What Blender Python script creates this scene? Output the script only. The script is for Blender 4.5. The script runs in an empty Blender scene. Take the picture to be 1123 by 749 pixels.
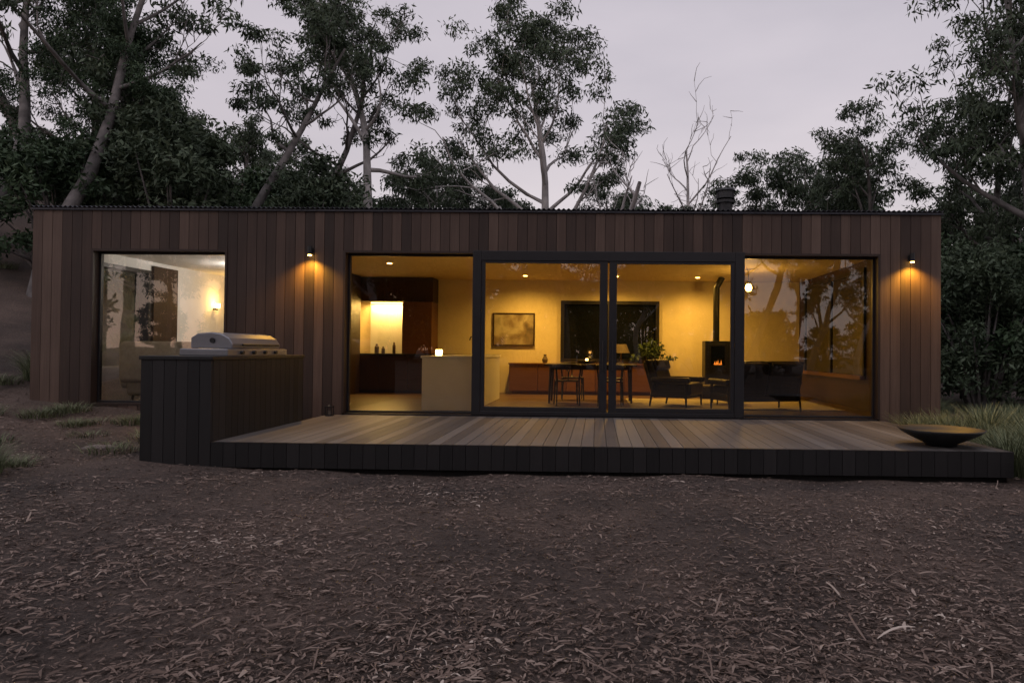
import bpy, math, random
import numpy as np
from mathutils import Matrix, Vector
random.seed(7)
scene=bpy.context.scene
scene.view_settings.view_transform='Standard'
scene.view_settings.look='None'
scene.view_settings.exposure=0
COL=scene.collection
FY=10.5   # facade plane
DZ=0.32   # deck top
FZ=0.34   # floor

# ------------------------------------------------------------ materials
def newmat(name):
    m=bpy.data.materials.new(name); m.use_nodes=True
    nt=m.node_tree; b=nt.nodes['Principled BSDF']
    return m,nt,b
def N(nt,t,**k):
    n=nt.nodes.new(t)
    for a,v in k.items(): setattr(n,a,v)
    return n
def ramp(nt,cols,pos=None):
    r=N(nt,'ShaderNodeValToRGB'); cr=r.color_ramp
    n=len(cols)
    if pos is None: pos=[i/(n-1) for i in range(n)]
    while len(cr.elements)<n: cr.elements.new(0.5)
    for e,c,p in zip(cr.elements,cols,pos):
        e.position=p; e.color=(c[0],c[1],c[2],1)
    return r
def mat_simple(name,col,rough=0.6,metal=0,noise=0.25,scale=6,bump=0.0,spec=0.5):
    m,nt,b=newmat(name)
    tc=N(nt,'ShaderNodeTexCoord'); nz=N(nt,'ShaderNodeTexNoise')
    nz.inputs['Scale'].default_value=scale; nz.inputs['Detail'].default_value=6
    nt.links.new(tc.outputs['Object'],nz.inputs['Vector'])
    c0=[c*(1-noise) for c in col]; c1=[min(1,c*(1+noise)) for c in col]
    r=ramp(nt,[c0,c1],[0.3,0.7]); nt.links.new(nz.outputs['Fac'],r.inputs['Fac'])
    nt.links.new(r.outputs['Color'],b.inputs['Base Color'])
    b.inputs['Roughness'].default_value=rough; b.inputs['Metallic'].default_value=metal
    b.inputs['Specular IOR Level'].default_value=spec
    if bump:
        bp=N(nt,'ShaderNodeBump'); bp.inputs['Strength'].default_value=bump; bp.inputs['Distance'].default_value=0.02
        nt.links.new(nz.outputs['Fac'],bp.inputs['Height']); nt.links.new(bp.outputs['Normal'],b.inputs['Normal'])
    return m
def mat_wood(name,cols,axis='Z',rough=0.6,gs=1.0,spec=0.4,bump=0.3,weather=0.3,board=0.5):
    m,nt,b=newmat(name)
    at=N(nt,'ShaderNodeAttribute',attribute_name='rnd')
    tc=N(nt,'ShaderNodeTexCoord'); mp=N(nt,'ShaderNodeMapping')
    s=[28*gs,28*gs,28*gs]; s['XYZ'.index(axis)]=1.3*gs
    mp.inputs['Scale'].default_value=s
    nt.links.new(tc.outputs['Object'],mp.inputs['Vector'])
    off=N(nt,'ShaderNodeMath',operation='MULTIPLY'); off.inputs[1].default_value=37
    nt.links.new(at.outputs['Fac'],off.inputs[0])
    va=N(nt,'ShaderNodeVectorMath',operation='ADD'); nt.links.new(mp.outputs['Vector'],va.inputs[0]); nt.links.new(off.outputs[0],va.inputs[1])
    nz=N(nt,'ShaderNodeTexNoise'); nz.inputs['Scale'].default_value=1; nz.inputs['Detail'].default_value=8; nz.inputs['Roughness'].default_value=0.65
    nt.links.new(va.outputs[0],nz.inputs['Vector'])
    nz2=N(nt,'ShaderNodeTexNoise'); nz2.inputs['Scale'].default_value=0.9; nz2.inputs['Detail'].default_value=4
    nt.links.new(tc.outputs['Object'],nz2.inputs['Vector'])
    m1=N(nt,'ShaderNodeMath',operation='MULTIPLY_ADD'); nt.links.new(at.outputs['Fac'],m1.inputs[0]); m1.inputs[1].default_value=board; m1.inputs[2].default_value=0.13-board/2
    m2=N(nt,'ShaderNodeMath',operation='MULTIPLY_ADD'); nt.links.new(nz.outputs['Fac'],m2.inputs[0]); m2.inputs[1].default_value=0.45; nt.links.new(m1.outputs[0],m2.inputs[2])
    m3=N(nt,'ShaderNodeMath',operation='MULTIPLY_ADD'); nt.links.new(nz2.outputs['Fac'],m3.inputs[0]); m3.inputs[1].default_value=weather; nt.links.new(m2.outputs[0],m3.inputs[2])
    r=ramp(nt,cols); nt.links.new(m3.outputs[0],r.inputs['Fac'])
    nt.links.new(r.outputs['Color'],b.inputs['Base Color'])
    b.inputs['Roughness'].default_value=rough; b.inputs['Specular IOR Level'].default_value=spec
    bp=N(nt,'ShaderNodeBump'); bp.inputs['Strength'].default_value=bump; bp.inputs['Distance'].default_value=0.004
    nt.links.new(nz.outputs['Fac'],bp.inputs['Height']); nt.links.new(bp.outputs['Normal'],b.inputs['Normal'])
    return m
def mat_rnd(name,cols,pos=None,rough=0.7,spec=0.3):
    m,nt,b=newmat(name)
    at=N(nt,'ShaderNodeAttribute',attribute_name='rnd')
    r=ramp(nt,cols,pos); nt.links.new(at.outputs['Fac'],r.inputs['Fac'])
    nt.links.new(r.outputs['Color'],b.inputs['Base Color'])
    b.inputs['Roughness'].default_value=rough; b.inputs['Specular IOR Level'].default_value=spec
    return m
def mat_emit(name,col,s):
    m,nt,b=newmat(name)
    b.inputs['Base Color'].default_value=(*col,1)
    b.inputs['Emission Color'].default_value=(*col,1); b.inputs['Emission Strength'].default_value=s
    return m
def mat_glass(name,ior=1.7,tint=(0.93,0.93,0.9)):
    m,nt,b=newmat(name); nt.nodes.remove(b)
    t=N(nt,'ShaderNodeBsdfTransparent'); t.inputs[0].default_value=(*tint,1)
    g=N(nt,'ShaderNodeBsdfGlossy'); g.inputs['Roughness'].default_value=0.0; g.inputs['Color'].default_value=(0.95,0.97,1,1)
    fr=N(nt,'ShaderNodeFresnel'); fr.inputs['IOR'].default_value=ior
    nz=N(nt,'ShaderNodeTexNoise'); nz.inputs['Scale'].default_value=1.3; nz.inputs['Detail'].default_value=1
    tc=N(nt,'ShaderNodeTexCoord'); nt.links.new(tc.outputs['Object'],nz.inputs['Vector'])
    bp=N(nt,'ShaderNodeBump'); bp.inputs['Strength'].default_value=0.08; bp.inputs['Distance'].default_value=0.02
    nt.links.new(nz.outputs['Fac'],bp.inputs['Height']); nt.links.new(bp.outputs['Normal'],g.inputs['Normal'])
    mx=N(nt,'ShaderNodeMixShader'); nt.links.new(fr.outputs[0],mx.inputs[0]); nt.links.new(t.outputs[0],mx.inputs[1]); nt.links.new(g.outputs[0],mx.inputs[2])
    nt.links.new(mx.outputs[0],nt.nodes['Material Output'].inputs['Surface'])
    return m

M={}
M['clad']=mat_wood('clad',[(0.014,0.009,0.008),(0.046,0.027,0.020),(0.088,0.053,0.039),(0.165,0.108,0.082)],'Z',0.6,weather=0.38,board=0.62)
M['char']=mat_wood('char',[(0.006,0.0057,0.006),(0.014,0.0125,0.013),(0.028,0.025,0.025)],'Z',0.55)
M['deck']=mat_wood('deck',[(0.045,0.04,0.04),(0.098,0.087,0.082),(0.185,0.168,0.156)],'Y',0.5,weather=0.5,board=0.6)
M['liner']=mat_wood('liner',[(0.015,0.009,0.008),(0.035,0.02,0.015),(0.05,0.03,0.02)],'Z',0.5)
M['joint']=mat_simple('joint',(0.01,0.008,0.007),0.9)
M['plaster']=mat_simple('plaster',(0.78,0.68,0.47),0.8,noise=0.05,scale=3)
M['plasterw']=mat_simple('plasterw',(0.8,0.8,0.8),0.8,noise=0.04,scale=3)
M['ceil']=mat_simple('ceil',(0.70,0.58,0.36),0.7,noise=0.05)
M['floor']=mat_wood('floor',[(0.07,0.04,0.023),(0.12,0.07,0.04),(0.18,0.11,0.065)],'X',0.35)
M['dwood']=mat_wood('dwood',[(0.018,0.009,0.006),(0.04,0.019,0.011),(0.07,0.033,0.017)],'Z',0.45)
M['owood']=mat_wood('owood',[(0.10,0.04,0.018),(0.16,0.068,0.03),(0.22,0.10,0.046)],'X',0.4)
M['alu']=mat_simple('alu',(0.022,0.02,0.022),0.4,metal=0.2,noise=0.1)
M['black']=mat_simple('black',(0.012,0.012,0.013),0.45,noise=0.2,scale=20)
M['leather']=mat_simple('leather',(0.014,0.013,0.013),0.38,noise=0.3,scale=14,bump=0.3)
M['metalroof']=mat_simple('metalroof',(0.06,0.06,0.07),0.45,metal=0.6,noise=0.2)
M['steel']=mat_simple('steel',(0.27,0.27,0.29),0.42,metal=0.75,noise=0.1,scale=3)
M['white']=mat_simple('white',(0.82,0.82,0.81),0.45,noise=0.03)
M['beige']=mat_simple('beige',(0.42,0.36,0.28),0.9,noise=0.12,scale=20,bump=0.2)
M['dglass']=mat_simple('dglass',(0.006,0.007,0.008),0.06,noise=0.1,spec=0.5)
M['glass']=mat_glass('glass',1.95)
M['brass']=mat_simple('brass',(0.3,0.18,0.06),0.35,metal=0.8)
M['rug']=mat_simple('rug',(0.4,0.35,0.28),0.95,noise=0.15,scale=60,bump=0.4)
M['pot']=mat_simple('pot',(0.12,0.09,0.07),0.7)
M['rock']=mat_simple('rock',(0.16,0.13,0.12),0.9,noise=0.35,scale=7,bump=0.8)
M['bark']=mat_simple('bark',(0.15,0.135,0.13),0.9,noise=0.5,scale=3,bump=0.6)
M['palebark']=mat_simple('palebark',(0.42,0.39,0.38),0.85,noise=0.35,scale=2.2,bump=0.4)
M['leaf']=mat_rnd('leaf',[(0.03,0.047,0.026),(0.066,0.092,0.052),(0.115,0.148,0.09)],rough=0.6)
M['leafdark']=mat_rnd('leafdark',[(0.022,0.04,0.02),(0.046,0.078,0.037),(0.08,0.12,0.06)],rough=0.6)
M['grass']=mat_rnd('grass',[(0.06,0.08,0.04),(0.15,0.18,0.09),(0.28,0.30,0.18)],rough=0.7)
M['litter']=mat_rnd('litter',[(0.045,0.031,0.025),(0.135,0.092,0.072),(0.215,0.152,0.122),(0.33,0.25,0.205),(0.55,0.46,0.39)],[0,0.33,0.7,0.93,1],rough=0.7)
M['bulb']=mat_emit('bulb',(1,0.56,0.13),25)
M['flame']=mat_emit('flame',(1,0.28,0.03),1.1)

# ------------------------------------------------------------ mesh builder
class MB:
    def __init__(s): s.v=[];s.f=[];s.r=[];s.m=[]
    def add(s,vs,fs,rnd=None,mi=0,mat=None):
        o=len(s.v)
        if mat is not None: vs=[tuple(mat@Vector(v)) for v in vs]
        s.v+= [tuple(v) for v in vs]
        if rnd is None: rnd=random.random()
        for f in fs:
            s.f.append([i+o for i in f]); s.r.append(rnd); s.m.append(mi)
    def box(s,x0,x1,y0,y1,z0,z1,rnd=None,mi=0,mat=None):
        vs=[(x0,y0,z0),(x1,y0,z0),(x1,y1,z0),(x0,y1,z0),(x0,y0,z1),(x1,y0,z1),(x1,y1,z1),(x0,y1,z1)]
        s.add(vs,[(0,3,2,1),(4,5,6,7),(0,1,5,4),(1,2,6,5),(2,3,7,6),(3,0,4,7)],rnd,mi,mat)
    def tube(s,pts,rad,n=8,rnd=None,mi=0,cap=True,mat=None):
        pts=[Vector(p) for p in pts]
        if not hasattr(rad,'__len__'): rad=[rad]*len(pts)
        vs=[];fs=[]
        for i,p in enumerate(pts):
            t=(pts[min(i+1,len(pts)-1)]-pts[max(i-1,0)])
            if t.length<1e-9: t=Vector((0,0,1))
            t.normalize()
            ref=Vector((0.31,0.95,0.05)) if abs(t.z)>0.5 else Vector((0,0,1))
            a=t.cross(ref).normalized(); b=t.cross(a)
            for k in range(n):
                th=2*math.pi*k/n
                vs.append(p+(a*math.cos(th)+b*math.sin(th))*rad[i])
        for i in range(len(pts)-1):
            for k in range(n):
                fs.append((i*n+k,i*n+(k+1)%n,(i+1)*n+(k+1)%n,(i+1)*n+k))
        if cap:
            fs.append(tuple(range(n))); fs.append(tuple(reversed(range((len(pts)-1)*n,len(pts)*n))))
        s.add(vs,fs,rnd,mi,mat)
    def lathe(s,prof,c,n=24,rnd=None,mi=0):
        vs=[];fs=[]
        for r,z in prof:
            for k in range(n):
                th=2*math.pi*k/n; vs.append((c[0]+r*math.cos(th),c[1]+r*math.sin(th),c[2]+z))
        for i in range(len(prof)-1):
            for k in range(n): fs.append((i*n+k,i*n+(k+1)%n,(i+1)*n+(k+1)%n,(i+1)*n+k))
        s.add(vs,fs,rnd,mi)
    def prism(s,prof,y0,y1,rnd=None,mi=0,mat=None):
        n=len(prof); vs=[(x,y0,z) for x,z in prof]+[(x,y1,z) for x,z in prof]
        fs=[tuple(range(n)),tuple(reversed(range(n,2*n)))]+[(i,i+n,(i+1)%n+n,(i+1)%n) for i in range(n)]
        s.add(vs,fs,rnd,mi,mat)
def empty(name,loc=(0,0,0)):
    e=bpy.data.objects.new(name,None); e.location=loc; e.empty_display_size=0.2; COL.objects.link(e); return e
def obj(name,mb,mats,parent=None,bevel=0,smooth=False,seg=2,sub=0):
    me=bpy.data.meshes.new(name); me.from_pydata(mb.v,[],mb.f); me.update()
    a=me.attributes.new('rnd','FLOAT','FACE'); a.data.foreach_set('value',mb.r)
    if not isinstance(mats,(list,tuple)): mats=[mats]
    for m in mats: me.materials.append(M[m] if isinstance(m,str) else m)
    me.polygons.foreach_set('material_index',mb.m)
    if smooth: me.polygons.foreach_set('use_smooth',[True]*len(me.polygons))
    o=bpy.data.objects.new(name,me); COL.objects.link(o)
    if parent: o.parent=parent
    if bevel:
        b=o.modifiers.new('b','BEVEL'); b.width=bevel; b.segments=seg; b.limit_method='ANGLE'
        if smooth or seg>2:
            me.polygons.foreach_set('use_smooth',[True]*len(me.polygons))
            b.harden_normals=True
    return o
def mesh_np(name,V,F,rnd,mats,mi=None,smooth=False):
    me=bpy.data.meshes.new(name); k=F.shape[1]
    me.vertices.add(len(V)); me.vertices.foreach_set('co',V.astype(np.float32).ravel())
    me.loops.add(F.size); me.loops.foreach_set('vertex_index',F.astype(np.int32).ravel())
    me.polygons.add(len(F)); me.polygons.foreach_set('loop_start',np.arange(0,F.size,k,dtype=np.int32))
    me.update(calc_edges=True)
    a=me.attributes.new('rnd','FLOAT','FACE'); a.data.foreach_set('value',rnd.astype(np.float32))
    for m in mats: me.materials.append(M[m])
    if mi is not None: me.polygons.foreach_set('material_index',mi.astype(np.int32))
    if smooth: me.polygons.foreach_set('use_smooth',np.ones(len(F),dtype=bool))
    me.update()
    return me
def link(name,me,loc=(0,0,0),rot=0,sc=1,parent=None,tilt=(0,0)):
    o=bpy.data.objects.new(name,me); o.location=loc; o.rotation_euler=(tilt[0],tilt[1],rot)
    o.scale=(sc,sc,sc) if not hasattr(sc,'__len__') else sc
    COL.objects.link(o)
    if parent: o.parent=parent
    return o
def light(name,kind,loc,energy,col,parent=None,rot=(0,0,0),**k):
    l=bpy.data.lights.new(name,kind); l.energy=energy; l.color=col
    for a,v in k.items(): setattr(l,a,v)
    o=bpy.data.objects.new(name,l); o.location=loc; o.rotation_euler=rot; COL.objects.link(o)
    if parent: o.parent=parent
    return o
WARM=(1.0,0.53,0.085)

# ------------------------------------------------------------ terrain
def hgt(x,y):
    x=np.asarray(x,dtype=float); y=np.asarray(y,dtype=float)
    s=np.log1p(np.exp(np.clip((-x-4.0)*1.6,-30,30)))/1.6
    s=np.minimum(s,14)
    yy=np.clip(y-9.5,0,12)
    h=0.075*s+0.030*s*yy
    h=h+0.02*np.clip(y-18,0,40)
    h=h+0.018*np.sin(x*1.3+0.7)*np.sin(y*1.1)+0.012*np.sin(x*3.1+y*2.3)+0.008*np.sin(x*6.3-y*4.9)
    return h
ctl=[ -220,-150,-100,-70,-50,-38,-30,-25,-21,-18,-16,-14.5,-13.4,-12.6]
xs=np.array(ctl+list(np.arange(-12,10.01,0.16))+[10.8,12,14,17,21,27,35,50,70,100,150,220])
ys=np.array([-150,-100,-60,-40,-28,-20,-14,-9,-6,-4,-2.5,-1.2]+list(np.arange(-0.4,18.01,0.16))+[18.6,19.6,21,23,26,30,36,45,60,80,120,180,260])
X,Y=np.meshgrid(xs,ys)
Z=hgt(X,Y)
ins=(X>-8.62)&(X<5.0)&(Y>10.68)&(Y<16.0)
Z=np.where(ins,-0.2,Z)
nx,ny=len(xs),len(ys)
V=np.stack([X,Y,Z],-1).reshape(-1,3)
i,j=np.meshgrid(np.arange(nx-1),np.arange(ny-1))
b0=(j*nx+i).ravel(); F=np.stack([b0,b0+1,b0+nx+1,b0+nx],1)
m,nt,b=newmat('forest_ground')
tc=N(nt,'ShaderNodeTexCoord')
n1=N(nt,'ShaderNodeTexNoise'); n1.inputs['Scale'].default_value=38; n1.inputs['Detail'].default_value=8; n1.inputs['Roughness'].default_value=0.75
n2=N(nt,'ShaderNodeTexNoise'); n2.inputs['Scale'].default_value=0.7; n2.inputs['Detail'].default_value=4
for n in (n1,n2): nt.links.new(tc.outputs['Object'],n.inputs['Vector'])
r1=ramp(nt,[(0.036,0.026,0.021),(0.11,0.078,0.062),(0.22,0.162,0.13)],[0.3,0.52,0.75]); nt.links.new(n1.outputs['Fac'],r1.inputs['Fac'])
r2=ramp(nt,[(0.5,0.5,0.52),(1.25,1.2,1.18)],[0.35,0.65]); nt.links.new(n2.outputs['Fac'],r2.inputs['Fac'])
mx=N(nt,'ShaderNodeMix',data_type='RGBA',blend_type='MULTIPLY'); mx.inputs[0].default_value=1
nt.links.new(r1.outputs['Color'],mx.inputs[6]); nt.links.new(r2.outputs['Color'],mx.inputs[7]); nt.links.new(mx.outputs[2],b.inputs['Base Color'])
b.inputs['Roughness'].default_value=0.9
bp=N(nt,'ShaderNodeBump'); bp.inputs['Strength'].default_value=1; bp.inputs['Distance'].default_value=0.03
nt.links.new(n1.outputs['Fac'],bp.inputs['Height']); nt.links.new(bp.outputs['Normal'],b.inputs['Normal'])
M['ground']=m
link('ground',mesh_np('ground',V,F,np.zeros(len(F)),['ground'],smooth=True))

def strips(n,seed,Lr,Wr,ylo,yhi,xw,rndpow=1.0,seg=2,curl=0.3,flatt=1.0):
    R=np.random.default_rng(seed)
    u=R.random(n); y=ylo*(yhi/ylo)**u
    x=(R.random(n)*2-1)*(xw[0]+xw[1]*y)
    bad=((x>-5.0)&(x<4.5)&(y>7.25))|((x>-8.9)&(x<5.3)&(y>10.4))
    pt=np.sin(x*1.7+1.1*np.sin(y*1.3))*np.sin(y*1.9+1.3*np.sin(x*0.9))+0.5*np.sin(x*4.1+2*np.sin(y*2.7))*np.sin(y*3.7+x)
    bad|=(R.random(n)<np.clip(0.35-0.5*pt,0,0.8)*0.8)
    x=x[~bad]; y=y[~bad]; pt=pt[~bad]; n=len(x)
    L=Lr[0]+(Lr[1]-Lr[0])*R.random(n)**2; W=Wr[0]+(Wr[1]-Wr[0])*R.random(n)**1.5
    ph=R.random(n)*2*math.pi; cv=(R.random(n)-0.5)*curl*2
    tilt=(R.random(n)-0.5)*0.7*flatt; rl=(R.random(n)-0.5)*1.3
    arch=R.random(n)*0.12
    d=np.stack([np.cos(ph),np.sin(ph)],1); p=np.stack([-d[:,1],d[:,0]],1)
    z0=hgt(x,y)+0.004+R.random(n)*0.014
    ts=np.linspace(-1,1,seg+1)
    VV=np.zeros((n,seg+1,2,3))
    for k,t in enumerate(ts):
        cx=x+d[:,0]*L/2*t+p[:,0]*L*cv*t*t; cy=y+d[:,1]*L/2*t+p[:,1]*L*cv*t*t
        cz=z0+np.abs(tilt)*L*0.25*(t+1)+arch*L*(1-t*t)
        w=W/2*(0.35 if k in(0,seg) else 1.0)
        for q,sg in enumerate((-1,1)):
            VV[:,k,q,0]=cx+p[:,0]*w*sg*np.cos(rl); VV[:,k,q,1]=cy+p[:,1]*w*sg*np.cos(rl); VV[:,k,q,2]=cz+w*sg*np.sin(rl)
    base=np.arange(n)*(seg+1)*2
    FF=np.stack([np.stack([base+2*k,base+2*k+1,base+2*k+3,base+2*k+2],1) for k in range(seg)],1).reshape(-1,4)
    rr=np.repeat(np.clip(R.random(n)**rndpow*(0.9+0.12*pt),0,1),seg)
    return VV.reshape(-1,3),FF,rr
parts=[strips(120000,1,(0.015,0.07),(0.005,0.017),2.2,13,(0.6,1.0),1.3,curl=0.14),
       strips(10000,2,(0.04,0.11),(0.008,0.02),2.0,14,(0.6,1.0),0.75,curl=0.12),
       strips(600,3,(0.10,0.28),(0.005,0.012),2.0,12,(0.6,1.0),0.6,seg=5,curl=0.08)]
o=0;Vs=[];Fs=[];Rs=[]
for v,f,r in parts: Vs.append(v);Fs.append(f+o);Rs.append(r);o+=len(v)
link('leaf_litter',mesh_np('leaf_litter',np.concatenate(Vs),np.concatenate(Fs),np.concatenate(Rs),['litter']))

# ------------------------------------------------------------ trees
def leafcloud(R,C,rad,per,ll=0.2,lw=0.055,flat=0.6,droop=0.8):
    C=np.asarray(C); n=len(C)*per
    cc=np.repeat(C,per,0); rr=np.repeat(np.asarray(rad),per)
    g=R.normal(size=(n,3)); g/=np.linalg.norm(g,axis=1)[:,None]
    q=R.random(n)**0.5
    p=cc+g*(q*rr)[:,None]*np.array([1,1,flat])
    d=R.normal(size=(n,3))*0.65+np.array([0,0,-droop]); d/=np.linalg.norm(d,axis=1)[:,None]
    w=np.cross(d,R.normal(size=(n,3))); w/=np.linalg.norm(w,axis=1)[:,None]
    L=(ll*(0.6+0.8*R.random(n)))[:,None]; W=(lw*(0.6+0.8*R.random(n)))[:,None]/2
    V=np.stack([p,p+d*L*0.45+w*W,p+d*L,p+d*L*0.45-w*W],1).reshape(-1,3)
    F=np.arange(n*4).reshape(n,4)
    ct=np.repeat(R.random(len(C)),per)
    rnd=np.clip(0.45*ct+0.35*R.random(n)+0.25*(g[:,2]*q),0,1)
    return V,F,rnd
def curve(R,p0,d0,L,n,wob,up):
    pts=[np.array(p0,float)]; d=np.array(d0,float); d/=np.linalg.norm(d)
    for k in range(n):
        d=d+R.normal(size=3)*wob+np.array([0,0,up]); d/=np.linalg.norm(d)
        pts.append(pts[-1]+d*L/n)
    return pts
def gen_tree(name,seed,H,r0,bare=0.45,W=0.3,nb=9,lean=(0,0),per=150,cr=(0.35,0.65),wob=0.06,bark='bark',leaf='leaf',sub=4,ll=0.2,lw=0.055,dens=1.0,flat=0.6,dead=False,up0=0.1):
    R=np.random.default_rng(seed); mb=MB(); C=[];CR=[]
    tr=curve(R,(0,0,-0.4),(lean[0],lean[1],1),H*0.86,12,wob,0.02 if not dead else 0.0)
    trr=[r0*(1.25 if k==0 else 1)*(1-0.8*(k/12))for k in range(13)]
    mb.tube(tr,trr,8,mi=0)
    az=R.random()*6.28
    for k in range(nb):
        t=bare+(0.99-bare)*(k+0.5*R.random())/nb
        q=t*12; i=min(int(q),11); fr=q-i
        p=tr[i]*(1-fr)+tr[i+1]*fr; rr=(trr[i]*(1-fr)+trr[i+1]*fr)*0.62
        az+=2.4+R.normal()*0.5
        rel=(t-bare)/(1-bare)
        el=0.35+0.75*rel+R.normal()*0.15
        d=(math.cos(az)*math.cos(el),math.sin(az)*math.cos(el),math.sin(el))
        L=H*W*(1.15-0.55*rel)*(0.75+0.5*R.random())
        br=curve(R,p,d,L,6,0.16,up0); brr=[max(0.012,rr*(1-0.8*j/6)) for j in range(7)]
        mb.tube(br,brr,6,mi=0,cap=False)
        for s in range(sub):
            u=0.35+0.65*(s+R.random()*0.8)/sub; u=min(u,0.999)
            qi=u*6; ii=int(qi); ff=qi-ii
            p2=br[ii]*(1-ff)+br[ii+1]*ff
            dd=np.array(br[ii+1]-br[ii]); dd/=np.linalg.norm(dd)
            dd=dd+R.normal(size=3)*0.65; dd[2]+=0.15
            L2=L*(0.28+0.25*R.random())
            sb=curve(R,p2,dd,L2,4,0.22,0.08); r2=max(0.01,brr[ii]*0.5)
            mb.tube(sb,[max(0.006,r2*(1-0.8*j/4)) for j in range(5)],5,mi=0,cap=False)
            for tt in range(3):
                e=sb[2+(tt%3)]
                d3=np.array(sb[4]-sb[3])+R.normal(size=3)*0.75*np.linalg.norm(sb[4]-sb[3])
                d3/=np.linalg.norm(d3)
                L3=0.35+0.5*R.random()
                tw=curve(R,e,d3,L3,3,0.25,0.05)
                mb.tube(tw,[0.014,0.011,0.008,0.005],4,mi=0,cap=False)
                if not dead and R.random()<dens:
                    C.append(tw[-1]); CR.append(cr[0]+(cr[1]-cr[0])*R.random())
    V=np.array(mb.v)
    F=np.array([f for f in mb.f if len(f)==4])
    rnd=np.full(len(F),0.5); mi=np.zeros(len(F))
    if not dead:
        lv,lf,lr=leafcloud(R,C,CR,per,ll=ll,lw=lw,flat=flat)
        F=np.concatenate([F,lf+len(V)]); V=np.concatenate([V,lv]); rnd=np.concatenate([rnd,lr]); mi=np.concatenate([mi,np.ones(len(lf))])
    return mesh_np(name,V,F,rnd,[bark,leaf],mi)
def gen_bush(name,seed,rx,h,n,per,leaf='leafdark',ll=0.17,lw=0.06):
    R=np.random.default_rng(seed); mb=MB();C=[];CR=[]
    for k in range(n):
        a=R.random()*6.28; q=R.random()**0.5; z=h*(0.1+0.9*R.random()**0.8)
        prof=math.sqrt(max(0.05,1-((z/h)-0.4)**2/0.42))
        c=np.array([math.cos(a)*q*rx*prof,math.sin(a)*q*rx*prof,z]); C.append(c); CR.append(0.28+0.35*R.random())
        if k%3==0:
            mb.tube([(c[0]*0.1,c[1]*0.1,-0.3),(c[0]*0.5,c[1]*0.5,z*0.55),tuple(c)],[0.06,0.035,0.01],5,mi=0,cap=False)
    V=np.array(mb.v);F=np.array(mb.f)
    lv,lf,lr=leafcloud(R,C,CR,per,ll=ll,lw=lw,flat=0.75,droop=0.2)
    F2=np.concatenate([F,lf+len(V)]);rnd=np.concatenate([np.full(len(F),.5),lr]);mi=np.concatenate([np.zeros(len(F)),np.ones(len(lf))])
    return mesh_np(name,np.concatenate([V,lv]),F2,rnd,['bark',leaf],mi)

T={}
T['a']=gen_tree('euc_a',11,14.5,0.24,bare=0.5,W=0.22,nb=8,bark='palebark',cr=(0.34,0.64),dens=0.75,per=115)
T['hero']=gen_tree('euc_hero',44,14.2,0.27,bare=0.42,W=0.30,nb=13,cr=(0.36,0.7),sub=5,per=130,dens=0.92,wob=0.05,bark='palebark')
T['b']=gen_tree('euc_b',12,14,0.24,bare=0.42,W=0.26,nb=10,cr=(0.36,0.66),sub=5,per=115,dens=0.78)
T['c']=gen_tree('euc_c',13,12,0.2,bare=0.3,W=0.26,nb=10,cr=(0.36,0.66),per=125,dens=0.85)
T['d']=gen_tree('euc_d',14,11,0.2,bare=0.35,W=0.3,nb=9,cr=(0.34,0.6),wob=0.12,bark='palebark',dens=0.8,per=115)
T['g']=gen_tree('euc_g',61,13,0.2,bare=0.45,W=0.26,nb=9,cr=(0.3,0.55),wob=0.1,bark='bark',dens=0.6,per=95)
T['e']=gen_tree('euc_e',15,12,0.22,bare=0.28,W=0.28,nb=13,cr=(0.45,0.75),leaf='leafdark',per=150,sub=5)
T['lean']=gen_tree('euc_lean',16,12,0.2,bare=0.55,W=0.2,nb=8,lean=(0.42,0.0),cr=(0.34,0.56),dens=0.7,per=115)
T['dead']=gen_tree('dead_t',17,8.6,0.26,bare=0.5,W=0.2,nb=6,wob=0.2,bark='palebark',dead=True,sub=3)
T['dead2']=gen_tree('dead_t2',18,11,0.16,bare=0.5,W=0.28,nb=8,wob=0.07,bark='palebark',dead=True,sub=3)
T['f1']=gen_tree('far_1',51,12,0.2,bare=0.35,W=0.26,nb=10,cr=(0.45,0.8),per=42,ll=0.34,lw=0.11,dens=0.9,bark='palebark')
T['f2']=gen_tree('far_2',52,13,0.22,bare=0.42,W=0.25,nb=9,cr=(0.45,0.8),per=42,ll=0.34,lw=0.11,dens=0.85)
T['f3']=gen_tree('far_3',53,11,0.2,bare=0.28,W=0.3,nb=10,cr=(0.45,0.8),per=42,ll=0.34,lw=0.11,dens=0.95,wob=0.1)
T['bush']=gen_bush('bush_a',21,2.0,3.6,85,150)
T['bush2']=gen_bush('bush_b',22,1.6,4.6,85,150,'leaf')
T['fb']=gen_bush('far_bush',24,2.2,4.4,80,60,'leafdark',0.3,0.12)
def put(k,x,y,sc=1,rot=0,name='eucalyptus_tree',parent=None,tilt=(0,0)):
    z=float(hgt(x,y)); return link(name,T[k],(x,y,z),rot,sc,parent,tilt)
put('a',-8.0,24,1.02,0.3)
put('lean',-11.6,20,0.9,0.0)
put('hero',-2.1,26,1.0,1.2)
put('c',-5.4,30,0.8,2.0)
put('dead',1.0,22,1.05,0.5,'dead_tree')
put('dead2',3.9,27,1.05,1.5,'dead_tree')
put('d',4.0,27,0.9,4.0)
put('c',1.6,31,0.86,2.2)
put('d',6.2,28,0.9,3.3)
put('c',8.4,26,0.88,1.0)
put('c',10.2,24,0.84,4.0)
put('b',12.4,23,0.86,4.4)
put('a',15.0,22,0.95,2.0)
put('b',11.0,17,0.97,0.2)
put('d',13.8,17,1.15,2.7)
put('c',13.2,20,1.0,5.2)
put('e',-13.2,19,0.62,0.9)
put('e',-16.2,21,0.72,3.9)
put('g',-13.4,16,1.0,2.5)
put('g',-16.5,18,1.05,3.1)
put('g',-11.2,25,0.95,1.1)
put('g',-18.5,22,1.1,5.1)
put('d',-7.0,28,0.88,5.5)
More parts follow.
